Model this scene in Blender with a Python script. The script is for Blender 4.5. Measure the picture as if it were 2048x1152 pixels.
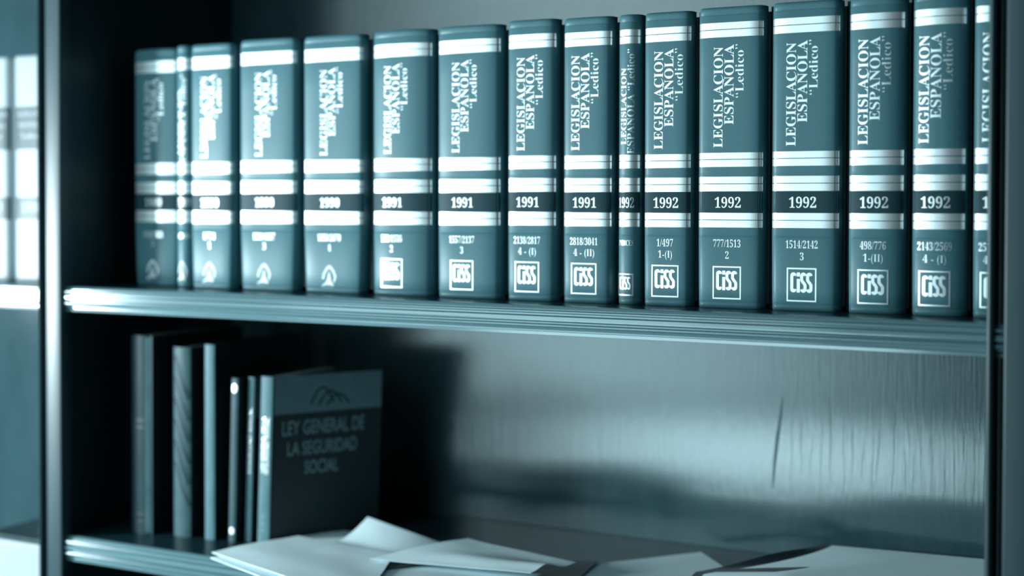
import bpy, bmesh, math, random
from mathutils import Vector, Matrix, noise
random.seed(7)
for o in list(bpy.data.objects): bpy.data.objects.remove(o, do_unlink=True)
SC = bpy.context.scene
COL = SC.collection
MM = 0.001
EYE = 1.45                      # height of the lens above the floor, metres

# ------------------------------------------------------------------ camera
FWD = Vector((-0.4651515, 0.88498776, -0.02075441))
RGT = Vector((0.88515498, 0.46529109, 0.00220439))
UP = Vector((-0.0116077, 0.0173455, 0.99978217))
FPX, PPY = 2844.0, 466.255
cd = bpy.data.cameras.new('camera'); cam = bpy.data.objects.new('camera', cd); COL.objects.link(cam)
m = Matrix.Identity(4)
for i in range(3):
    m[i][0] = RGT[i]; m[i][1] = UP[i]; m[i][2] = -FWD[i]
m[2][3] = EYE
cam.matrix_world = m
cd.sensor_width = 36; cd.lens = FPX / 2048 * 36; cd.shift_y = -(576 - PPY) / 2048
cd.clip_start = 0.01
cd.dof.use_dof = True; cd.dof.focus_distance = 1.190; cd.dof.aperture_fstop = 2.3
SC.camera = cam
# ------------------------------------------------------------------ world and lights
w = bpy.data.worlds.new('world'); SC.world = w; w.use_nodes = True
w.node_tree.nodes['Background'].inputs[0].default_value = (0.55, 0.85, 1.0, 1)
w.node_tree.nodes['Background'].inputs[1].default_value = 0.02
def area(name, loc, target, sx, sy, power, col=(1, 1, 1), spread=180):
    l = bpy.data.lights.new(name, 'AREA'); l.shape = 'RECTANGLE'; l.size = sx; l.size_y = sy
    l.energy = power; l.color = col; l.spread = math.radians(spread)
    o = bpy.data.objects.new(name, l); COL.objects.link(o)
    o.location = Vector(loc); d = Vector(target) - Vector(loc)
    o.rotation_euler = d.to_track_quat('-Z', 'Y').to_euler()
    return o
area('desk_lamp_light', (-1.88, 0.41, EYE - 0.12), (-0.80, 1.25, EYE - 0.14), 0.22, 0.20, 34.0, (0.78, 0.95, 1.0))
# the room's windows, low sills, across the room behind the lens (facing the bookcase squarely)
def window(name, x0, x1, z0, z1, radiance, y=-0.60):
    sx, sz = x1 - x0, z1 - z0
    area(name, ((x0 + x1) / 2, y, EYE + (z0 + z1) / 2), ((x0 + x1) / 2, y + 1, EYE + (z0 + z1) / 2), sx, sz, radiance * math.pi * sx * sz, (0.60, 0.92, 1.0))
window('window_left', -2.08, -1.02, -0.50, 1.20, 3.2)
window('window_right', -1.00, -0.78, -0.45, 1.20, 2.0)
window('low_window', -1.56, -0.60, -0.69, -0.53, 7.0)
SC.view_settings.view_transform = 'Standard'; SC.view_settings.look = 'None'
SC.view_settings.gamma = 1; SC.view_settings.use_curve_mapping = False
SC.view_settings.exposure = 0.0

# ------------------------------------------------------------------ helpers
def W(x, y, z): return Vector((x * MM, y * MM, EYE + z * MM))        # millimetres from the lens to world metres
def P(px, py, z):                                                    # the point of the plane at height z (mm) seen at a pixel, in mm
    d = FWD + RGT * ((px - 1024) / FPX) - UP * ((py - PPY) / FPX)
    return d * (z / d.z)

def mat(name, col, rough=0.5, grain=None, coat=0, var=0.12, bump=0.0, metal=0, spec=0.5, ior=1.5):
    """procedural material: base colour varied by noise; grain = (scale vector, amount)"""
    M = bpy.data.materials.new(name); M.use_nodes = True; N = M.node_tree.nodes; L = M.node_tree.links
    b = N['Principled BSDF']; b.inputs['Roughness'].default_value = rough
    b.inputs['IOR'].default_value = ior; b.inputs['Metallic'].default_value = metal; b.inputs['Specular IOR Level'].default_value = spec
    if coat: b.inputs['Coat Weight'].default_value = coat; b.inputs['Coat Roughness'].default_value = 0.15
    tc = N.new('ShaderNodeTexCoord'); mp = N.new('ShaderNodeMapping'); L.new(tc.outputs['Object'], mp.inputs[0])
    mp.inputs['Scale'].default_value = grain or (60, 60, 60)
    nz = N.new('ShaderNodeTexNoise'); nz.inputs['Scale'].default_value = 1; nz.inputs['Detail'].default_value = 6
    nz.inputs['Roughness'].default_value = 0.6; L.new(mp.outputs[0], nz.inputs[0])
    cr = N.new('ShaderNodeValToRGB'); L.new(nz.outputs[0], cr.inputs[0])
    cr.color_ramp.elements[0].position = 0.3; cr.color_ramp.elements[1].position = 0.7
    cr.color_ramp.elements[0].color = (*[c * (1 - var) for c in col], 1)
    cr.color_ramp.elements[1].color = (*[min(1, c * (1 + var)) for c in col], 1)
    L.new(cr.outputs[0], b.inputs['Base Color'])
    if bump:
        bp = N.new('ShaderNodeBump'); bp.inputs['Strength'].default_value = 1; bp.inputs['Distance'].default_value = bump
        L.new(nz.outputs[0], bp.inputs['Height']); L.new(bp.outputs[0], b.inputs['Normal'])
    return M

WOOD_C = (0.024, 0.055, 0.066)
MAT = {
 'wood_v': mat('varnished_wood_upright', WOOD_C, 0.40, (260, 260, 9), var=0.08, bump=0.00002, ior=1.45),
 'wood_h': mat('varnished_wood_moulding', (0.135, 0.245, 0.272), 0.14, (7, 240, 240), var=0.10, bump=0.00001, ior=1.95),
 'wood_in': mat('varnished_wood_inside', (0.02, 0.045, 0.054), 0.45, (260, 260, 9), var=0.1),
 'shelf_top': mat('polished_shelf_top', (0.010, 0.034, 0.042), 0.25, (9, 200, 200), var=0.15, spec=0.3, ior=1.35),
 'cloth': mat('book_cloth_teal', (0.064, 0.172, 0.202), 0.45, (900, 900, 900), var=0.10, bump=0.00006, spec=0.4),
 'board': mat('book_board_teal', (0.03, 0.07, 0.085), 0.5, (900, 900, 900), var=0.10),
 'label': mat('dark_label_cloth', (0.016, 0.052, 0.064), 0.55, (900, 900, 900), var=0.10, spec=0.2),
 'foil': mat('pale_silver_foil', (0.93, 0.97, 0.98), 0.40, (100, 100, 300), var=0.02, metal=0.75),
 'dull_foil': mat('dull_emblem_foil', (0.75, 0.82, 0.84), 0.5, (100, 100, 300), var=0.15),  # duller, non-metallic foil for the arch emblems
 'page': mat('page_edges', (0.45, 0.52, 0.53), 0.8, (20, 20, 1500), var=0.12),
 'white': mat('white_spine_cloth', (0.32, 0.37, 0.39), 0.5, var=0.03),
 'panel': mat('teal_title_panel', (0.022, 0.05, 0.058), 0.5, var=0.06),
 'paper': mat('white_paper', (0.76, 0.93, 0.98), 0.7, (25, 25, 25), var=0.04),
 'shade_strip': mat('dark_gap_shade', (0.03, 0.06, 0.07), 0.6),  # painted shade for the gap under the curled sheet
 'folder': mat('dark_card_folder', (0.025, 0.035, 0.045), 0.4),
 'dark': mat('dark_cover', (0.012, 0.025, 0.030), 0.5),
 'dim': mat('dim_slate_spine', (0.018, 0.045, 0.053), 0.5, (120, 120, 20), var=0.25, spec=0.15),
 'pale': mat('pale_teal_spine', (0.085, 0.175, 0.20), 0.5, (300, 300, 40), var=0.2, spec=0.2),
 'mid': mat('mid_teal_cover', (0.04, 0.088, 0.102), 0.5, (60, 60, 60), var=0.15, spec=0.2),
 'band': mat('slate_cover_band', (0.11, 0.20, 0.225), 0.5, (60, 60, 60), var=0.10, spec=0.3),
 'ink': mat('faded_grey_print', (0.16, 0.27, 0.29), 0.5, var=0.05),
 'plaster': mat('plaster', (0.35, 0.45, 0.47), 0.9),
 'floor': mat('dark_floor', (0.08, 0.12, 0.13), 0.5, (30, 4, 4)),
}
def back_panel_material():
    M = bpy.data.materials.new('brushed_varnished_panel'); M.use_nodes = True; N = M.node_tree.nodes; L = M.node_tree.links
    b = N['Principled BSDF']
    tc = N.new('ShaderNodeTexCoord')
    def nz(scale, det, r=0.6):
        mp = N.new('ShaderNodeMapping'); mp.inputs['Scale'].default_value = scale; L.new(tc.outputs['Object'], mp.inputs[0])
        n = N.new('ShaderNodeTexNoise'); n.inputs['Scale'].default_value = 1; n.inputs['Detail'].default_value = det
        n.inputs['Roughness'].default_value = r; L.new(mp.outputs[0], n.inputs[0]); return n
    fine = nz((900, 1, 45), 5, 0.7); broad = nz((14, 1, 4), 4); pores = nz((420, 1, 22), 2)
    mx = N.new('ShaderNodeMix'); mx.data_type = 'RGBA'; mx.inputs[6].default_value = (0.022, 0.052, 0.062, 1); mx.inputs[7].default_value = (0.040, 0.086, 0.100, 1)
    ad = N.new('ShaderNodeMath'); ad.operation = 'ADD'; L.new(fine.outputs[0], ad.inputs[0]); L.new(broad.outputs[0], ad.inputs[1])
    mr = N.new('ShaderNodeMapRange'); mr.inputs[1].default_value = 0.7; mr.inputs[2].default_value = 1.3; L.new(ad.outputs[0], mr.inputs[0])
    L.new(mr.outputs[0], mx.inputs[0]); L.new(mx.outputs[2], b.inputs['Base Color'])
    b.inputs['Roughness'].default_value = 0.11; b.inputs['Specular IOR Level'].default_value = 0.5; b.inputs['IOR'].default_value = 1.98
    a2 = N.new('ShaderNodeMath'); a2.operation = 'ADD'; L.new(pores.outputs[0], a2.inputs[0]); L.new(fine.outputs[0], a2.inputs[1])
    bp = N.new('ShaderNodeBump'); bp.inputs['Strength'].default_value = 1; bp.inputs['Distance'].default_value = 0.00010
    L.new(a2.outputs[0], bp.inputs['Height']); L.new(bp.outputs[0], b.inputs['Normal'])
    return M
MAT['panel_wood'] = back_panel_material()

def link(name, me, parent=None, m=None):
    o = bpy.data.objects.new(name, me); COL.objects.link(o)
    if m is not None: me.materials.append(MAT[m])
    if parent is not None: o.parent = parent
    return o
def mesh(name, vs, fs, m, parent=None, smooth=False):
    me = bpy.data.meshes.new(name); me.from_pydata([tuple(v) for v in vs], [], fs); me.update()
    if smooth:
        for p in me.polygons: p.use_smooth = True
        try: me.set_sharp_from_angle(angle=math.radians(35))
        except Exception: pass
    return link(name, me, parent, m)
def box(name, x0, x1, y0, y1, z0, z1, m, parent=None, bev=0.0008, world=True):
    """a bevelled board, in mm; world=True: lens-centred coordinates"""
    bm = bmesh.new(); bmesh.ops.create_cube(bm, size=1)
    for v in bm.verts:
        q = ((x0 + x1) / 2 + v.co.x * (x1 - x0), (y0 + y1) / 2 + v.co.y * (y1 - y0), (z0 + z1) / 2 + v.co.z * (z1 - z0))
        v.co = W(*q) if world else Vector(q) * MM
    if bev: bmesh.ops.bevel(bm, geom=list(bm.edges), offset=bev, segments=2, affect='EDGES', profile=0.5)
    me = bpy.data.meshes.new(name); bm.to_mesh(me); bm.free()
    return link(name, me, parent, m)
def empty(name, loc, label, cat, group=None, rot=(0, 0, 0)):
    o = bpy.data.objects.new(name, None); COL.objects.link(o); o.location = loc; o.rotation_euler = rot
    o.empty_display_size = 0.02
    tag(o, label, cat, group); return o
def tag(o, label, cat, group=None):
    o['label'] = label; o['category'] = cat
    if group: o['group'] = group
def sweep(name, prof, a, b, axis, m, parent):
    """closed profile (mm) swept along X (profile y,z) or along Z (profile x,y)"""
    vs = []; n = len(prof)
    for t in (a, b):
        for p, q in prof: vs.append(W(t, p, q) if axis == 'x' else W(p, q, t))
    fs = [(i, (i + 1) % n, n + (i + 1) % n, n + i) for i in range(n)] + [tuple(range(n)), tuple(range(2 * n - 1, n - 1, -1))]
    o = mesh(name, vs, fs, m, parent, True)
    bm = bmesh.new(); bm.from_mesh(o.data); bmesh.ops.recalc_face_normals(bm, faces=bm.faces); bm.to_mesh(o.data); bm.free()
    return o

# ------------------------------------------------------------------ the room behind
f = box('floor', -2600, 1200, -1600, 1500, -1470, -1450, 'floor', bev=0); f['kind'] = 'structure'
f = box('wall_back', -2600, 1200, 1376, 1480, -1450, 1150, 'plaster', bev=0); f['kind'] = 'structure'

# ------------------------------------------------------------------ the bookcase (one thing)
case = empty('bookcase', W(-900, 1084, -1450), 'dark varnished wooden bookcase with moulded uprights and shelf edges', 'bookcase')
case_inv = Matrix.Translation(-case.location)
def to_case(o):
    o.data.transform(case_inv); return o
def arc(cx, cy, rx, ry, a0, a1, n):
    return [(cx + rx * math.cos(math.radians(a0 + (a1 - a0) * i / n)), cy + ry * math.sin(math.radians(a0 + (a1 - a0) * i / n))) for i in range(n + 1)]
ZB, ZT = -1440, 560
def upright(x0, face0, face1, groove0, board0=None):
    """board plus its moulding: narrow bead, groove with a fillet, wide flat face"""
    o = to_case(box('upright', board0 or x0 + 3, face1 - 2.5, 1092, 1368, ZB, ZT, 'wood_in', case))
    pr = [(x0, 1094)] + arc((x0 + groove0) / 2, 1084, (groove0 - x0) / 2, 4, 180, 360, 8)
    pr += [(groove0, 1090), (groove0 + 1.6, 1090), (groove0 + 2.4, 1087.6), (groove0 + 3.6, 1087.6), (groove0 + 4.2, 1090.5), (face0 - 0.8, 1090.5), (face0, 1082)]
    pr += arc(face0 + 2, 1082, 2, 2, 180, 270, 3) + arc(face1 - 2, 1082, 2, 2, 270, 360, 3) + [(face1, 1094)]
    mo = to_case(sweep('edge_moulding', pr, ZB, ZT, 'z', 'wood_v', case)); mo.parent = o
    return o
upright(-1126.7, -1114.6, -1093.5, -1122.5)
upright(-176.4, -163.6, -120.0, -170.6, -150.0)
upright(-1713.0, -1700.6, -1680.0, -1708.5)
def shelf(x0, x1, top, full=True):
    o = to_case(box('shelf', x0, x1, 1092, 1358, top - 22, top, 'shelf_top', case, 0.0005))
    t = top; F = 1084
    pr = [(1093, t), (F + 6.5, t - 0.1), (F + 4.2, t - 1.2), (F + 2.8, t - 3.0), (F + 4.6, t - 3.2)]
    pr += [(F + 4.6, t - 3.8)] + arc(F + 1.7, t - 5.2, 1.7, 1.5, 100, 260, 8)       # upper bead
    pr += [(F + 4.6, t - 6.7), (F + 4.6, t - 8.3)]
    pr += [(F + 1.6, t - 8.4), (F + 0.4, t - 9.2), (F, t - 11.2), (F + 0.4, t - 13.2), (F + 1.6, t - 14.0)]   # broad band
    pr += [(F + 4.6, t - 14.1), (F + 4.6, t - 15.4)]
    pr += arc(F + 1.7, t - 16.9, 1.7, 1.5, 100, 260, 8)                        # lower bead
    pr += [(F + 2.6, t - 18.6), (F + 3.4, t - 20.8), (F + 6.2, t - 21.0), (F + 6.2, t - 22.3), (F + 4.0, t - 22.5), (F + 4.2, t - 25.0), (1093, t - 25.0)]
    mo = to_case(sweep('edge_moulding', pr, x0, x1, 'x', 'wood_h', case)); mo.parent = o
    return o
BAYS = [(-1682.5, -1123.7), (-1096, -150)]
for (a, b), levels in zip(BAYS, [(-87, -610, 320, -1000), (-87, -346.5, 320, -640, -1000)]):
    for z in levels: shelf(a, b, z)
    to_case(box('back_panel', a - 8, b + 8, 1360, 1372, ZB, ZT, 'panel_wood', case, 0))
to_case(box('top_board', -1720, -116, 1078, 1374, ZT, ZT + 26, 'wood_v', case, 0.002))
to_case(box('plinth', -1712, -134, 1100, 1364, -1450, ZB, 'wood_v', case, 0.001))
# the long dark scratch and shorter drip marks on the back panel
sp = []
def streak(pts, wd):
    n = len(pts); base = len(sp_v)
    for i, (x, z) in enumerate(pts):
        k = wd * math.sin(math.pi * (i + 0.35) / (n - 0.3)) / 2 + 0.05
        sp_v.extend([W(x - k, 1359.8, z), W(x + k, 1359.8, z)])
    for i in range(n - 1): sp_f.append((base + 2 * i, base + 2 * i + 1, base + 2 * i + 3, base + 2 * i + 2))
sp_v, sp_f = [], []
MAT['scratch'] = mat('scratched_varnish', (0.045, 0.105, 0.125), 0.6)
streak([(-413.5, -188), (-414.5, -200), (-416.2, -215), (-418.6, -232), (-420.6, -250), (-422, -268), (-423, -282)], 3.4)
o = to_case(mesh('scratch', sp_v, sp_f, 'scratch', case))
sp_v, sp_f = [], []
for j in range(22):
    x = -402 + 9.6 * j + random.uniform(-3, 3); z0 = random.uniform(-185, -235); z1 = random.uniform(-262, -285); wd = random.uniform(0.25, 0.7)
    dr = random.uniform(-.2, .7); ph = random.uniform(0, 6)
    streak([(x + 0.5 * math.sin(i * 1.3 + ph) - i * dr, z0 + (z1 - z0) * i / 7) for i in range(8)], wd)
o = to_case(mesh('drip_marks', sp_v, sp_f, 'scratch', case)); o['kind'] = 'stuff'

# ------------------------------------------------------------------ lettering
def serif(s):
    r = ''
    for ch in s:
        if 'A' <= ch <= 'Z': r += chr(0x1D400 + ord(ch) - 65)
        elif 'a' <= ch <= 'z': r += chr(0x1D41A + ord(ch) - 97)
        elif ch.isdigit(): r += chr(0x1D7CE + int(ch))
        else: r += ch
    return r
_cache = {}
def glyphs(s, font='serif', off=0.0, res=3):
    """flat text as (verts, faces) fitted into the unit square"""
    key = (s, font, off)
    if key in _cache: return _cache[key]
    c = bpy.data.curves.new('lettering', 'FONT'); c.resolution_u = res; c.offset = off
    lig = s.replace('Ñ', 'N')
    c.body = serif(lig) if font == 'serif' else lig
    o = bpy.data.objects.new('lettering', c); COL.objects.link(o)
    me = o.to_mesh(); vs = [v.co.copy() for v in me.vertices]; fs = [tuple(p.vertices) for p in me.polygons]
    o.to_mesh_clear()
    if 'Ñ' in s:                                                     # the tilde over the N
        def width(t):
            c.body = serif(t); mm = o.to_mesh(); r = max(v.co.x for v in mm.vertices); o.to_mesh_clear(); return r
        i = s.index('Ñ'); x0 = width(s[:i]); x1 = width(s[:i] + 'N'); top = 0.70
        cx = (x0 + x1) / 2; hw = 0.17; b0 = len(vs); n = 8
        for k in range(n + 1):
            t = k / n; x = cx - hw + 2 * hw * t; y = top + 0.045 + 0.035 * math.sin(2 * math.pi * t)
            vs += [Vector((x, y, 0)), Vector((x, y + 0.05, 0))]
        fs += [(b0 + 2 * k, b0 + 2 * k + 2, b0 + 2 * k + 3, b0 + 2 * k + 1) for k in range(n)]
    bpy.data.objects.remove(o); bpy.data.curves.remove(c)
    x0 = min(v.x for v in vs); x1 = max(v.x for v in vs)
    _cache[key] = ([Vector((v.x - x0, v.y, 0)) for v in vs], fs, x1 - x0)
    return _cache[key]

def place_text(s, x, y, width, cap, rot=False, font='serif', off=0.0, align='c', capu=0.68):
    """verts/faces on the spine plane (u across, v up, mm). rot: reads bottom to top, x = baseline, y = start."""
    vs, fs, w0 = glyphs(s, font, off); out = []
    sx = width / w0; sy = cap / capu
    for v in vs:
        a = v.x * sx; b = v.y * sy
        if rot: out.append((x - b, y + a))
        else: out.append((x + a - (width / 2 if align == 'c' else 0), y + b))
    return out, fs
def ribbon(pts, wd, closed=False):
    """stroked polyline of width wd with mitred joints"""
    n = len(pts); vs = []; fs = []
    for i in range(n):
        p = Vector(pts[i]); a = Vector(pts[i - 1]) if (i > 0 or closed) else None; b = Vector(pts[(i + 1) % n]) if (i < n - 1 or closed) else None
        d1 = (p - a).normalized() if a is not None else (b - p).normalized()
        d2 = (b - p).normalized() if b is not None else d1
        t = (d1 + d2); t = t.normalized() if t.length > 1e-6 else d1
        nn = Vector((-t.y, t.x)); k = wd / 2 / max(0.5, abs(nn.dot(Vector((-d1.y, d1.x)))))
        vs += [tuple(p + nn * k), tuple(p - nn * k)]
    for i in range(n if closed else n - 1):
        j = (i + 1) % n; fs.append((2 * i, 2 * i + 1, 2 * j + 1, 2 * j))
    return vs, fs
def arcp(cx, cy, rx, ry, a0, a1, n=8): return arc(cx, cy, rx, ry, a0, a1, n)
def disc(cx, cy, rx, ry, n=12):
    p = arcp(cx, cy, rx, ry, 0, 360, n)[:-1]; return p, [tuple(range(n))]
def merge(*parts):
    V, Fc = [], []
    for vs, fs in parts:
        b = len(V); V += [tuple(v)[:2] for v in vs]; Fc += [tuple(i + b for i in f) for f in fs]
    return V, Fc
def wrapped(name, geo, surf, m, parent, lift=0.12, step=3.0):
    """flat print laid on the curved spine: cut into strips, then bent onto it. surf(u, v) = depth in mm"""
    bm = bmesh.new(); bv = [bm.verts.new((p[0], 0, p[1])) for p in geo[0]]
    for f in geo[1]:
        try: bm.faces.new([bv[i] for i in f])
        except ValueError: pass
    if step:
        us = [p[0] for p in geo[0]]; u = math.floor(min(us) / step) * step + step
        while u < max(us):
            bmesh.ops.bisect_plane(bm, geom=list(bm.verts) + list(bm.edges) + list(bm.faces), plane_co=(u, 0, 0), plane_no=(1, 0, 0), dist=1e-5); u += step
    for v in bm.verts: v.co = Vector((v.co.x * MM, (surf(v.co.x, v.co.z) - lift) * MM, v.co.z * MM))
    for f in bm.faces:
        f.normal_update()
        if f.normal.y > 0: f.normal_flip()
    me = bpy.data.meshes.new(name); bm.to_mesh(me); bm.free()
    return link(name, me, parent, m)

def ciss(cx, cy, wd, ht, box_h):
    """square-framed emblem: C i S S in tall rounded letters; cx centre, cy bottom of the frame"""
    fr = ribbon([(cx - wd / 2, cy), (cx + wd / 2, cy), (cx + wd / 2, cy + box_h), (cx - wd / 2, cy + box_h)], 1.15, True)
    L = wd * 0.76; lw = L / 4.0; b = cy + box_h * 0.26; h = box_h * 0.62; s = wd * 0.106; parts = [fr]
    x = cx - L / 2; r = lw * 0.30
    parts.append(ribbon(arcp(x + lw * .5, b + h - r - s / 2, r, r, -10, 180, 6) + arcp(x + lw * .5, b + r + s / 2, r, r, 180, 370, 6), s))
    xi = x + lw * 1.42
    parts.append(ribbon([(xi, b), (xi, b + h * 0.68)], s * 1.05)); parts.append(ribbon([(xi, b + h * 0.80), (xi, b + h)], s * 1.05))
    for k in (1.85, 2.95):
        c = x + lw * (k + 0.5); q = r * 1.05; h2 = h / 2
        parts.append(ribbon(arcp(c, b + h - q - s / 2, q, q, 0, 180, 6) + [(c - q, b + h * .62), (c - q * .4, b + h * .54), (c + q * .4, b + h * .46), (c + q, b + h * .38)]
                            + arcp(c, b + q + s / 2, q, q, 0, -180, 6), s))
    return merge(*parts)
def arch_emblem(cx, cy, wd, ht, half=False):
    """older emblem: open hooped ring round a peaked figure on a foot"""
    parts = []
    pt = lambda x, y: (cx + wd * x, cy + ht * y)
    def fill(*q): parts.append(([pt(*p) for p in q], [tuple(range(len(q)))]))
    for q in (((0, 1), (.14, .94), (.13, .78), (-.01, .86)), ((.14, .94), (.34, .76), (.27, .62), (.13, .78)), ((.34, .76), (.48, .50), (.34, .46), (.27, .62)), ((.48, .50), (.36, .22), (.28, .26), (.34, .46))): fill(*q)
    for q in (((0, 1), (-.01, .86), (-.14, .76), (-.2, .88)), ((-.2, .88), (-.14, .76), (-.29, .56), (-.40, .64)), ((-.40, .64), (-.29, .56), (-.35, .36), (-.48, .38))): fill(*q)
    fill((0, .74), (-.20, .22), (.16, .22)); fill((-.48, 0), (-.50, .09), (-.20, .25), (.16, .25), (.30, .13), (.22, 0))
    return merge(*parts)

# ------------------------------------------------------------------ the row of law volumes
H0 = 250.0
def spine_gap(wd): return 3.6 if wd > 30 else 1.6
def spine_fn(wd, bulge, power):
    def s(u, v=0):
        gap = spine_gap(wd); h = (wd - gap) / 2; u = u + gap / 2          # the spine stops short of the right-hand board
        t = max(-1, min(1, u / h))
        rr = 4.5 if wd > 30 else 2.6; q = max(0.0, abs(u) - (h - rr)) / rr
        return bulge * abs(t) ** power + 1.3 * rr * (1 - math.sqrt(max(0.0, 1 - min(1, q) ** 2)))
    return s
def dent(v, H):
    d = 0
    for z0, k in ((5.2, 0.55), (59.7, 0.5), (H - 6.5, 0.45), (112.5, 0.18)):
        d += k * math.exp(-((v - z0) / 0.75) ** 2)
    return d
def volume(name, x0, x1, z_bottom, H, bulge, power, label, year, numbers, part_no, emblem, title_dx=0.0, year_dx=0.0,
           group='row of matching law volumes on the upper shelf', setback=1132.0, index=False, yaw=0.0, style='law'):
    wd = x1 - x0; cx = (x0 + x1) / 2; k = H / H0
    root = empty('law_volume', W(cx, setback, z_bottom), label, 'book', group, (0, 0, yaw))
    s0 = spine_fn(wd, bulge, power)
    surf = lambda u, v: s0(u) + dent(v / k, H0)
    # spine shell: rounded profile, closed at the back
    gp = spine_gap(wd)
    taper = 0.07 if (emblem == 'arch' and not index) else 0.02
    def shrink(r): return 1 - taper * (max(0, 60 - r) / 60) ** 1.6 - (0.05 if emblem == 'arch' else 0.02) * (max(0, r - 243) / 7) ** 2
    nx = 30; rows = sorted(set([0, .8, 2.2, 4.3, 4.8, 5.2, 5.6, 6.1, 20, 58.7, 59.2, 59.7, 60.2, 60.7, 90, 111.5, 112.5, 113.5, 150, 200, 242.4, 243.0, 243.5, 244.0, 244.6, 247.8, 249.2, 250]))
    vs, fs = [], []; sm = []
    for r in rows:
        v = r * k; e = 0
        if r < 2.2: e = 1.5 * (1 - r / 2.2) ** 2
        if r > 247.8: e = 1.5 * ((r - 247.8) / 2.2) ** 2
        for i in range(nx + 1):
            a = -1 + 2 * i / nx; a = math.copysign(math.sin(abs(a) * math.pi / 2), a)
            u = a * (wd - gp) / 2 - gp / 2
            vs.append(Vector((u * shrink(r), surf(u, v) + e, v)) * MM)
        vs.append(Vector(((wd / 2 - gp) * shrink(r), bulge + 10 + e, v)) * MM); vs.append(Vector((-wd / 2 * shrink(r), bulge + 10 + e, v)) * MM)
    n = nx + 3
    for r in range(len(rows) - 1):
        for i in range(n):
            j = (i + 1) % n; fs.append((r * n + i, r * n + j, (r + 1) * n + j, (r + 1) * n + i))
    fs.append(tuple(reversed(range(n)))); fs.append(tuple(range((len(rows) - 1) * n, len(rows) * n)))
    cl = 'cloth' if style == 'law' else 'white'
    mesh('spine', vs, fs, cl, root, True)
    for sx in (-1, 1):
        xa = sx * wd / 2; xb = sx * (wd / 2 - 2.4)
        box('cover_board', min(xa, xb), max(xa, xb), bulge + 13, 182, 0, H, 'board' if style == 'law' else 'white', root, 0.0006, False)
    box('page_block', -wd / 2 + 2.8, wd / 2 - 2.8, bulge + 13.5, 177, 4, H - 4, 'page', root, 0, False)
    hl, hr = (wd / 2 - 1.0, wd / 2 - gp - 1.4) if wd > 30 else (wd / 2 - .6, wd / 2 - gp - .7)
    strips = lambda a, b, m, nm, lift: wrapped(nm, ([(-hl, a * k), (hr, a * k), (hr, b * k), (-hl, b * k)], [(0, 1, 2, 3)]), surf, m, root, lift, wd / 36)
    if style == 'law':
        strips(79.4, 97.0, 'label', 'year_label', 0.06)
        for a, b, mid in ((224.9, 237.0, 231.2), (117.5, 129.2, 123.6), (97.2, 109.3, 103.4), (67.2, 79.3, 73.4)):
            strips(a, mid - 0.35, 'foil', 'foil_band', 0.10); strips(mid + 0.35, b, 'foil', 'foil_band', 0.10)
        # title, reads upward
        if index:
            t = merge(place_text('LEGISLACION', -wd * .08, 138 * k, 66 * k, 5.4, True, off=-0.006), place_text('ESPAÑOLA “Ledico”', wd * .23, 130 * k, 90 * k, 6.0, True, off=-0.006))
        else:
            d = title_dx
            t = merge(place_text('LEGISLACION', d - 5.0, 133.5 * k, 83.5 * k, 7.9, True, off=-0.004),
                      place_text('ESPAÑOLA', d + 4.4, 152.5 * k, 66 * k, 8.0, True, off=-0.004),
                      place_text('“Ledico”', d + 13.0, 174.5 * k, 44 * k, 7.2, True, off=-0.012))
        wrapped('title', t, surf, 'foil', root)
        yw = 22.5 if not index else 15.2
        wrapped('year', place_text(year, year_dx, 83.6 * k, yw, 8.7, off=-0.004, capu=0.70), surf, 'foil', root)
        if index:
            g = place_text('INDICES', year_dx, 51.0 * k, 14.5, 4.6, off=-0.004)
        else:
            g = place_text(numbers, year_dx - 0.6, 50.8 * k, 2.95 * len(numbers), 6.2, off=-0.012)
            g = merge(g, place_text(part_no, year_dx - 0.4, 41.2 * k, {1: 3.0, 5: 12.5, 6: 15.5, 7: 18, 8: 20}.get(len(part_no), 3 * len(part_no)), 6.0, off=-0.012))
        wrapped('volume_numbers', g, surf, 'foil', root)
        if emblem == 'ciss':
            g = ciss(year_dx - 0.5, 8.2 * k, 23.5 if not index else 14.5, 26 * k, (26.2 if not index else 18) * k)
        else:
            g = arch_emblem(year_dx - 0.5, 5.6 * k, 17.5 if not index else 12, 22 * k)
        wrapped('emblem', g, surf, 'foil' if emblem == 'ciss' else 'dull_foil', root, step=2.0)
    return root, surf, wd

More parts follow.
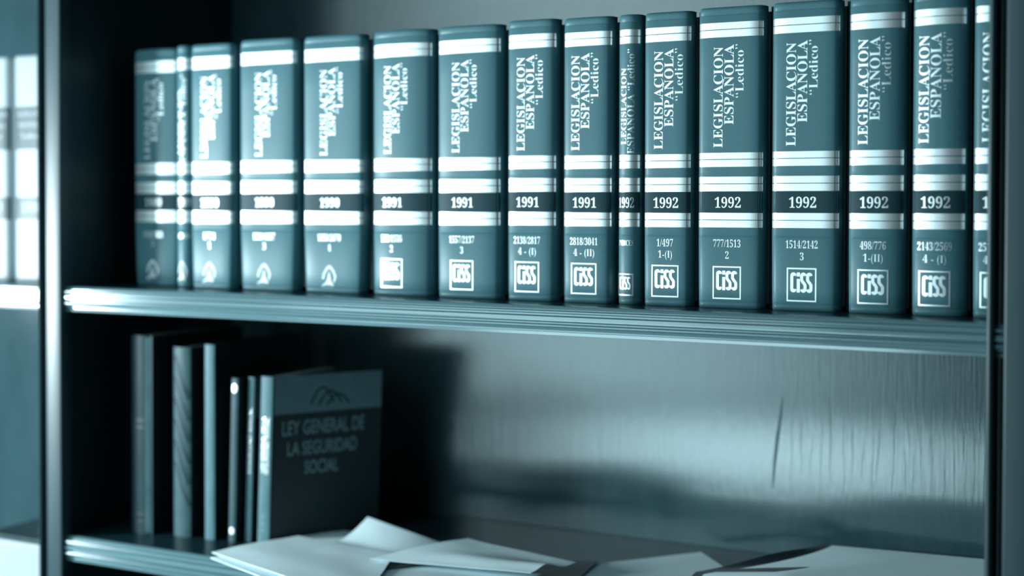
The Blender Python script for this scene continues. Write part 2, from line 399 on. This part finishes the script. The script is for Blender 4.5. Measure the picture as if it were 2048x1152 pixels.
#   x0, x1, bottom, height, bulge, power, year, numbers, part, emblem, title_dx, year_dx, look
VOLS = [
 (-1063.0, -997.0, 248.5, 6.0, 2.6, '1989', '2020/2608', '5', 'arch', -1, -2, 0, 'dim leftmost law volume half lost in the shadow of the left upright'),
 (-992.0, -971.5, 248.5, 4.5, 2.2, '1989', '', '', 'arch', 0, 0, 1, 'very narrow blurred index volume beside the shadowed leftmost volume'),
 (-968.0, -908.0, 247.5, 3.0, 5.0, '1990', '1/744', '1', 'arch', -1, -3, 0, 'blurred 1990 law volume just right of the very narrow blurred index'),
 (-905.5, -830.5, 249.0, 3.4, 5.0, '1990', '1081/1857', '3', 'arch', -2, -4, 0, 'blurred 1990 law volume in the middle of the three marked 1990'),
 (-827.5, -752.0, 248.5, 3.0, 5.0, '1990', '1858/2670', '4', 'arch', -2, -4, 0, 'rightmost 1990 law volume, numbered 4, beside the first 1991 volume'),
 (-749.5, -678.5, 249.5, 7.0, 2.6, '1991', '562/1556', '2', 'ciss', -5, -9, 0, 'law volume 1991 numbered 562/1556 with strongly rounded spine'),
 (-676.5, -605.0, 249.5, 5.0, 3.4, '1991', '1557/2137', '3', 'ciss', -4, -6, 0, 'broad law volume 1991 numbered 1557/2137'),
 (-602.5, -548.5, 251.0, 4.0, 4.2, '1991', '2138/2817', '4 - (I)', 'ciss', -2, -4, 0, 'law volume 1991 with 2138/2817, second volume left of the thin index'),
 (-546.5, -494.5, 250.0, 3.6, 4.2, '1991', '2818/3041', '4 - (II)', 'ciss', -3, -3, 0, 'law volume 1991 with 2818/3041, touching the thin index from the left'),
 (-493.5, -470.8, 250.0, 5.0, 2.2, '1992', '', '', 'ciss', 0, -2.4, 1, 'very narrow 1992 index volume marked INDICES'),
 (-469.2, -421.4, 250.0, 3.0, 4.6, '1992', '1/497', '1-(I)', 'ciss', 0, -2, 0, 'law volume 1992 with 1/497, touching the thin index from the right'),
 (-420.0, -358.2, 251.0, 3.0, 6.0, '1992', '777/1513', '2', 'ciss', -2.8, -3, 0, 'law volume 1992 numbered 777/1513 with a creased spine head'),
 (-356.2, -294.8, 251.5, 3.0, 6.0, '1992', '1514/2142', '3', 'ciss', -4.2, -3, 0, 'widest, flat-spined law volume 1992 with 1514/2142'),
 (-293.3, -243.9, 251.5, 5.0, 2.8, '1992', '498/776', '1-(II)', 'ciss', -2.6, -2.3, 0, 'law volume 1992 with 498/776, right of the widest volume'),
 (-243.0, -196.8, 252.0, 5.5, 2.4, '1992', '2143/2569', '4 - (I)', 'ciss', -4, -3.4, 0, 'law volume 1992 with 2143/2569, half shaded, next to the last volume'),
 (-196.0, -151.5, 252.0, 3.2, 4.0, '1992', '2570/3102', '4 - (II)', 'ciss', -2, -3, 0, 'last 1992 law volume cut off by the right upright'),
]
for (x0, x1, H, bu, pw, yr, nu, pt, em, tdx, ydx, idx, look) in VOLS:
    volume('law_volume', x0, x1, -86.95, H, bu, pw, look, yr, nu, pt, em, tdx, ydx, index=bool(idx), setback={'2020/2608': 1150.0, '': 1138.0}.get(nu, 1132.0) if yr == '1989' else 1132.0, yaw=math.radians(random.uniform(-.5, .5)))

# ------------------------------------------------------------------ left bay: tall white volumes
def white_volume(x0, x1, label, lines, year):
    wd = x1 - x0; H = 248
    root = empty('law_volume', W((x0 + x1) / 2, 1132, -86.95), label, 'book', 'tall white volumes in the left bay')
    s0 = spine_fn(wd, 3.5, 4.0); surf = lambda u, v: s0(u)
    nx = 20; rows = [0, .8, 2.2, 6, 60, 120, 200, 244, 245.8, 247.3, 248]; vs, fs = [], []
    for v in rows:
        e = 1.8 * (1 - v / 2.2) ** 2 if v < 2.2 else (1.8 * ((v - 245.8) / 2.2) ** 2 if v > 245.8 else 0)
        for i in range(nx + 1):
            a = -1 + 2 * i / nx; a = math.copysign(abs(a) ** 0.8, a); vs.append(Vector((a * wd / 2, surf(a * wd / 2, v) + e, v)) * MM)
        vs += [Vector((wd / 2, 9, v)) * MM, Vector((-wd / 2, 9, v)) * MM]
    n = nx + 3
    fs = [(r * n + i, r * n + (i + 1) % n, (r + 1) * n + (i + 1) % n, (r + 1) * n + i) for r in range(len(rows) - 1) for i in range(n)]
    fs += [tuple(reversed(range(n))), tuple(range((len(rows) - 1) * n, len(rows) * n))]
    mesh('spine', vs, fs, 'white', root, True)
    for sx in (-1, 1):
        xa = sx * wd / 2; xb = sx * (wd / 2 - 2.4); box('cover_board', min(xa, xb), max(xa, xb), 10, 182, 0, H, 'white', root, 0.0006, False)
    box('page_block', -wd / 2 + 2.8, wd / 2 - 2.8, 10, 177, 4, H - 4, 'page', root, 0, False)
    hw = wd / 2 - 4.5
    for nm, a, b in (('title_panel', 145, 192), ('year_panel', 68, 93)):
        wrapped(nm, ([(-hw, a), (hw, a), (hw, b), (-hw, b)], [(0, 1, 2, 3)]), surf, 'panel', root, 0.08, 2.5)
    g = merge(*[place_text(t, 0, 181 - 12 * i, wdt, 6.2) for i, (t, wdt) in enumerate(lines)])
    wrapped('title', g, surf, 'white', root)
    wrapped('year', place_text(year, 0, 77, 24, 10, capu=0.70), surf, 'white', root)
LN = [('LEGISLACION', 36), ('ESPAÑOLA', 38), ('Y SU', 22), ('INDICE', 34)]
LN = [('LEGISLACION', 38), ('ESPAÑOLA', 34), ('“Ledico”', 30)]
white_volume(-1217.5, -1165.0, 'tall white volume with teal title panel nearest the left upright', LN, '1990')
white_volume(-1272.0, -1219.5, 'tall white volume cut by the left edge of the picture', LN, '1989')

# white box file on the shelf below, its dark lid turned back
bx = empty('box_file', W(-1192, 1108, -609.9), 'bright white box file with dark lid standing low in the left bay', 'box')
def lb(name, x0, x1, y0, y1, z0, z1, m, bev=0.001): return box(name, x0, x1, y0, y1, z0, z1, m, bx, bev, False)
lb('body', -46, 46, 0, 205, 0, 242, 'white', 0.0015)
lb('lid', -46.5, 46.5, 3, 206, 242.2, 247, 'dim', 0.001)
lb('finger_plate', -12, 12, -0.8, -0.05, 150, 158, 'panel', 0.0003)

# ------------------------------------------------------------------ lower bay: paperbacks standing at the left
def paperback(name, x0, x1, y, H, depth, label, spine_m, cover_m, round_=1.5, lean=0.0, yaw=0.0, z=-346.4):
    wd = x1 - x0
    root = empty(name, W((x0 + x1) / 2, y, z), label, 'book', 'books standing in the lower bay', (0, 0, yaw)); root['lean'] = math.tan(lean)
    pr = [(-wd / 2, 2.5)] + [(u * wd / 2, round_ * abs(u) ** 2.5) for u in (-.98, -.85, -.6, -.3, 0, .3, .6, .85, .98)] + [(wd / 2, 2.5), (wd / 2, depth), (wd / 2 - .7, depth), (wd / 2 - .7, 3.3), (-wd / 2 + .7, 3.3), (-wd / 2 + .7, depth), (-wd / 2, depth)]
    n = len(pr); vs = [Vector((a, b, z_)) * MM for z_ in (0, H) for a, b in pr]
    # wrap-round cover: spine strip and both sides as separate parts
    k = 11
    sp_ = pr[:k] + [(wd / 2 - .7, 3.3), (-wd / 2 + .7, 3.3)]; n = len(sp_)
    vs = [Vector((a, b, z_)) * MM for z_ in (0, H) for a, b in sp_]
    fs = [(i, (i + 1) % n, n + (i + 1) % n, n + i) for i in range(n)] + [tuple(reversed(range(n))), tuple(range(n, 2 * n))]
    mesh('spine', vs, fs, spine_m, root, True)
    box('back_cover', -wd / 2, -wd / 2 + .7, 3.3, depth, 0, H, cover_m, root, 0, False)
    box('front_cover', wd / 2 - .7, wd / 2, 3.3, depth, 0, H, cover_m, root, 0, False)
    box('page_block', -wd / 2 + .8, wd / 2 - .8, 3.5, depth - 2, 1.5, H - 1.5, 'page', root, 0, False)
    return root, (lambda u, v: round_ * abs(max(-1, min(1, 2 * u / wd))) ** 2.5)
def rectg(a, b, c, d): return ([(a, c), (b, c), (b, d), (a, d)], [(0, 1, 2, 3)])
def side_print(name, root, x, geo, m, lift=0.1):
    """flat print on the right-hand cover: geo is (depth, height) in mm"""
    vs = [Vector((x + lift, p[0], p[1])) * MM for p in geo[0]]
    return mesh(name, vs, geo[1], m, root)
# tall dim volume
r, s = paperback('tall_hardback', -1046, -1018, 1130, 208, 150, 'tall dim hardback, leftmost book of the lower bay', 'dim', 'dark', 6)
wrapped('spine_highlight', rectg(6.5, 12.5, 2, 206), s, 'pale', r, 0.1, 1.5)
for a, b in ((118, 121), (111, 113.5), (20, 23), (13, 15)): wrapped('rule', rectg(-9, 6, a, b), s, 'dark', r, 0.15, 3)
r, s = paperback('marbled_book', -998, -975, 1140, 197, 150, 'dim book with a wavy marbled spine, second in the lower bay', 'mid', 'dark', 3)
for j in range(6):
    z0 = 30 + 22 * j
    g = ribbon([(-10 + 20 * t / 8, z0 + 46 - 46 * (t / 8) ** 1.4 + 3 * math.sin(t)) for t in range(9)], 3.4 + 1.5 * (j % 2))
    wrapped('marbling', g, s, 'dim', r, 0.1 + .02 * j, 3)
r, s = paperback('thin_pale_book', -958.5, -946.0, 1144, 201, 150, 'thin upright book with pale teal spine between dark gaps', 'pale', 'dark', 1.2)
r, s = paperback('slim_dark_book', -929.5, -921.0, 1146, 168, 112, 'slim dark book with small white marks at spine head and foot', 'mid', 'dark', 1.0, math.radians(1.6))
wrapped('spine_mark', disc(0, 158, 3.3, 4.5), s, 'foil', r, 0.1, 1.5); wrapped('spine_mark', disc(0, 12, 3.0, 3.6), s, 'foil', r, 0.1, 1.5)
r, s = paperback('law_paperback', -915.5, -908.0, 1155, 169, 112, 'slim law paperback squeezed behind the frontmost one, pale spine lettering', 'pale', 'dark', 0.8, math.radians(1.8))
wrapped('spine_lettering', place_text('SEGURIDAD SOCIAL', 1.6, 70, 68, 3.6, True, 'sans', 0.01), s, 'foil', r, 0.1, 0)
side_print('cover_band', r, 3.75, rectg(4, 111, 127, 168.5), 'band')
side_print('cover_lettering', r, 3.75, place_text('LEY', 22, 104, 22, 13, False, 'sans', 0.0), 'ink')
# frontmost paperback, front cover sprung open towards the lens
r, s = paperback('law_paperback', -898.5, -884.0, 1153, 171, 112, 'frontmost law paperback, dark cover reading LEY GENERAL DE LA SEGURIDAD SOCIAL', 'pale', 'dark', 1.2, math.radians(1.9))
for o in list(r.children):
    if o.name.startswith('front_cover'): bpy.data.objects.remove(o)
wrapped('spine_lettering', merge(place_text('LEY GENERAL DE LA', -0.2, 74, 56, 3.6, True, 'sans', 0.012), place_text('SEGURIDAD SOCIAL', 4.6, 72, 58, 3.6, True, 'sans', 0.012)), s, 'foil', r, 0.1, 0)
wrapped('spine_mark', place_text('LEY', 2.0, 14, 18, 4.4, True, 'sans'), s, 'ink', r, 0.12, 0)
AN = math.radians(60); CW = 122.0
def flare(q):                                                        # path of the sprung cover, seen from above: leaves the hinge and settles at 45 degrees
    return Vector((7.25 + q * math.cos(AN), 3.0 + q * math.sin(AN) + 1.5 * math.sin(math.pi * q / CW)))
def cover_sheet(name, q0, q1, z0, z1, m, lift=0.0, th=0.7, n=12):
    vs, fs = [], []; nn = Vector((math.sin(AN), -math.cos(AN)))
    for i in range(n + 1):
        p = flare(q0 + (q1 - q0) * i / n)
        for d in (lift, lift - th):
            for z in (z0, z1): vs.append(Vector((p.x + nn.x * d, p.y + nn.y * d, z)) * MM)
    for i in range(n):
        a, b = 4 * i, 4 * i + 4
        fs += [(a, b, b + 1, a + 1), (a + 3, b + 3, b + 2, a + 2), (a + 1, b + 1, b + 3, a + 3), (a + 2, b + 2, b, a)]
    fs += [(0, 1, 3, 2), (4 * n, 4 * n + 2, 4 * n + 3, 4 * n + 1)]
    return mesh(name, vs, fs, m, r, False)
def cover_print(name, geo, m, lift=0.12):
    nn = Vector((math.sin(AN), -math.cos(AN))); vs = []
    for q, z in [p[:2] for p in geo[0]]:
        p = flare(q); vs.append(Vector((p.x + nn.x * lift, p.y + nn.y * lift, z)) * MM)
    return mesh(name, vs, geo[1], m, r)
fc = cover_sheet('front_cover', 0, CW, 0, 171, 'dark')
o = cover_sheet('cover_band', 0.3, CW - 0.3, 132, 170.7, 'band', 0.08, 0.04); o.parent = fc
for i in range(3):
    g = ribbon([(40 + 9 * i + 26 * (t / 8), 133 + (24 - 4 * i) * math.sin(math.pi * (0.1 + .8 * t / 8))) for t in range(9)], 2.2)
    o = cover_print('cover_picture', g, 'dim', 0.12 + .02 * i); o.parent = fc
g = merge(place_text('LEY GENERAL DE', 56, 110, 92, 14.0, False, 'sans', 0.014), place_text('LA SEGURIDAD', 55, 89, 78, 13.5, False, 'sans', 0.014), place_text('SOCIAL', 54, 69, 38, 13, False, 'sans', 0.014))
o = cover_print('cover_lettering', g, 'ink'); o.parent = fc
o = cover_print('publisher_mark', disc(53, 34, 4, 5), 'dim'); o.parent = fc

# ------------------------------------------------------------------ loose papers on the lower shelf
def sheet(name, corners, label, m='paper', th=0.35, nu=22, nv=14, f=None, parent=None, group='loose papers on the lower shelf', seed=1, rough=0.8):
    """bent sheet: corners A,B,C,D in mm (A-B one edge, D-C the other), f(u,v) adds height"""
    A, B, C, D = [Vector(c) for c in corners]; vs = []
    for j in range(nv + 1):
        for i in range(nu + 1):
            u, v = i / nu, j / nv
            p = A * (1 - u) * (1 - v) + B * u * (1 - v) + C * u * v + D * (1 - u) * v
            z = (f(u, v) if f else 0) + rough * (noise.noise(Vector((u * 3 + seed, v * 3, seed * 2.3))))
            vs.append(W(p.x, p.y, p.z + z))
    q = len(vs); vs += [v - Vector((0, 0, th * MM)) for v in vs]; n = nu + 1
    fs = []
    for j in range(nv):
        for i in range(nu):
            a = j * n + i; fs += [(a, a + 1, a + 1 + n, a + n), (q + a, q + a + n, q + a + n + 1, q + a + 1)]
    for i in range(nu): fs += [(i, q + i, q + i + 1, i + 1), (nv * n + i, nv * n + i + 1, q + nv * n + i + 1, q + nv * n + i)]
    for j in range(nv): a = j * n; b = a + nu; fs += [(a, a + n, q + a + n, q + a), (b, q + b, q + b + n, b + n)]
    o = mesh(name, vs, fs, m, parent, True)
    if label: tag(o, label, 'folder' if m == 'folder' else 'paper', group)
    bm = bmesh.new(); bm.from_mesh(o.data); bmesh.ops.recalc_face_normals(bm, faces=bm.faces); bm.to_mesh(o.data); bm.free()
    return o
def ptz(*a): return [P(*t) for t in a]
SH = -346.4
# lowest wide sheet, back of the pile
sheet('paper_sheet', ptz((470, 1094, -342), (690, 1062, -342), (985, 1104, -342), (850, 1210, -342.5)), 'back sheet of the left pile, shaded, running behind the bright top sheet',
      f=lambda u, v: 1.2 * math.sin(3 * u), seed=2)
sheet('paper_sheet', ptz((640, 1092, -339), (735, 1034, -318), (905, 1094, -339), (760, 1150, -340)), 'small sheet with its raised curled corner pointing up before the dark book',
      f=lambda u, v: -7 * math.sin(math.pi * u) * (1 - v) - 2.5 * math.sin(math.pi * v) * (1 - u), seed=5)
sheet('paper_sheet', ptz((421, 1114, -341.5), (590, 1084, -341), (850, 1114, -340), (700, 1225, -342)), 'lower folded sheet under the top sheet at the left of the pile', f=lambda u, v: .5 * math.sin(5 * v), seed=8, th=1.0)
sheet('paper_sheet', ptz((424, 1104, -337.5), (597, 1070, -331), (790, 1107, -333), (720, 1205, -337)), 'bright top sheet at the left of the pile, corner reaching the shelf edge',
      f=lambda u, v: 1.0 * math.sin(4 * u + 2 * v), seed=3, th=1.0)
sheet('paper_sheet', ptz((740, 1118, -332), (936, 1077, -321), (1152, 1124, -334), (1062, 1146, -332)), 'curled sheet rising at the right of the left pile over a strip of painted shade',
      f=lambda u, v: 2.2 * math.sin(math.pi * u) * (1 - v) + 5.0 * v * math.exp(-((u - 0.32) / 0.2) ** 2) - 1.6 * v * math.exp(-((u - .75) / .2) ** 2), seed=11, th=0.5)
sheet('paper_sheet', ptz((690, 1134, -337), (862, 1112, -335), (900, 1120, -335), (715, 1147, -337)), 'dark strip added as the shade under the curled sheet', 'shade_strip', seed=21, th=0.4, nu=8, nv=4, rough=.2)  # no real paper: the gap's shade, painted as a dark strip
sheet('paper_sheet', ptz((640, 1152, -338.5), (860, 1122, -338), (1085, 1148, -339), (880, 1215, -340.5)), 'nearest sheet of the left pile, cut by the lower edge of the picture', seed=14, th=0.6, f=lambda u, v: 1.2 * math.sin(math.pi * u) * (1 - v), rough=.4)
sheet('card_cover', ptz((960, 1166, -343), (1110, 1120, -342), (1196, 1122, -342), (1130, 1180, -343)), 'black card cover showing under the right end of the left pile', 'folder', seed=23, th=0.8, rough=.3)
sheet('paper_sheet', ptz((1135, 1170, -344.5), (1172, 1130, -344.5), (1402, 1104, -344), (1484, 1158, -344)), 'flat shaded sheet lying between the paper pile and the folder', seed=17, rough=.3)
sheet('paper_sheet', ptz((1512, 1142, -341), (1545, 1124, -334), (1580, 1117, -332), (1562, 1133, -339)), 'small light paper tongue sticking out of the folder at its left', seed=27, rough=.2, nu=8, nv=6)
# the open card folder with its stack
fo = empty('document_folder', W(-300, 1200, SH), 'open dark card folder holding a stack of pale papers at the lower right', 'folder')
def edge_u(v): return 0.0
def stack(name, dx, dy, dz, m, th, b=(-158, 1336), curl=0.0):
    vs = []; nu, nv = 48, 26
    for j in range(nv + 1):
        for i in range(nu + 1):
            u, v = i / nu, j / nv
            back = Vector((-352 + dx + u * (b[0] + 352 - dx), 1318 + dy + 20 * u, 0))
            sm = v * v * (3 - 2 * v)
            left = -352 + dx - 88 * min(1, v * 2.2) ** 1.5
            x = left + u * (b[0] - left); y = 1318 + dy + 20 * u - v * 232
            t = max(0, 1 - (x - left) / 75); 
            z = -320.5 - 22 * (sm ** 0.7) * (0.35 + .65 * t) * (1 - .25 * u) - 1.2 * math.sin(5 * v) * t
            z = max(z, -343.5) + dz + curl * max(0, 1 - (x - left) / 13) * math.sin(math.pi * min(1, v * 2.2)) ** 2
            vs.append(W(x, y, z))
    q = len(vs); vs += [Vector(v) - Vector((0, 0, th * MM)) for v in vs]; n = nu + 1; fs = []
    for j in range(nv):
        for i in range(nu):
            a = j * n + i; fs += [(a, a + 1, a + 1 + n, a + n), (q + a, q + a + n, q + a + n + 1, q + a + 1)]
    for i in range(nu): fs += [(i, q + i, q + i + 1, i + 1), (nv * n + i, nv * n + i + 1, q + nv * n + i + 1, q + nv * n + i)]
    for j in range(nv): a = j * n; c = a + nu; fs += [(a, a + n, q + a + n, q + a), (c, q + c, q + c + n, c + n)]
    o = mesh(name, vs, fs, m, fo, True); o.data.transform(Matrix.Translation(-fo.location))
    bm = bmesh.new(); bm.from_mesh(o.data); bmesh.ops.recalc_face_normals(bm, faces=bm.faces); bm.to_mesh(o.data); bm.free()
    return o
stack('back_cover', -11, 9, -1.4, 'folder', 1.0, curl=5.0)
stack('paper_stack', 0, 0, 0, 'paper', 1.0)

for root in [o for o in list(COL.objects) if 'lean' in o.keys()]:     # books that stand a little out of plumb: sheared, foot flat on the shelf
    k = root['lean']; del root['lean']
    if k:
        for c in list(root.children_recursive):
            for v in c.data.vertices: v.co.x += v.co.z * k
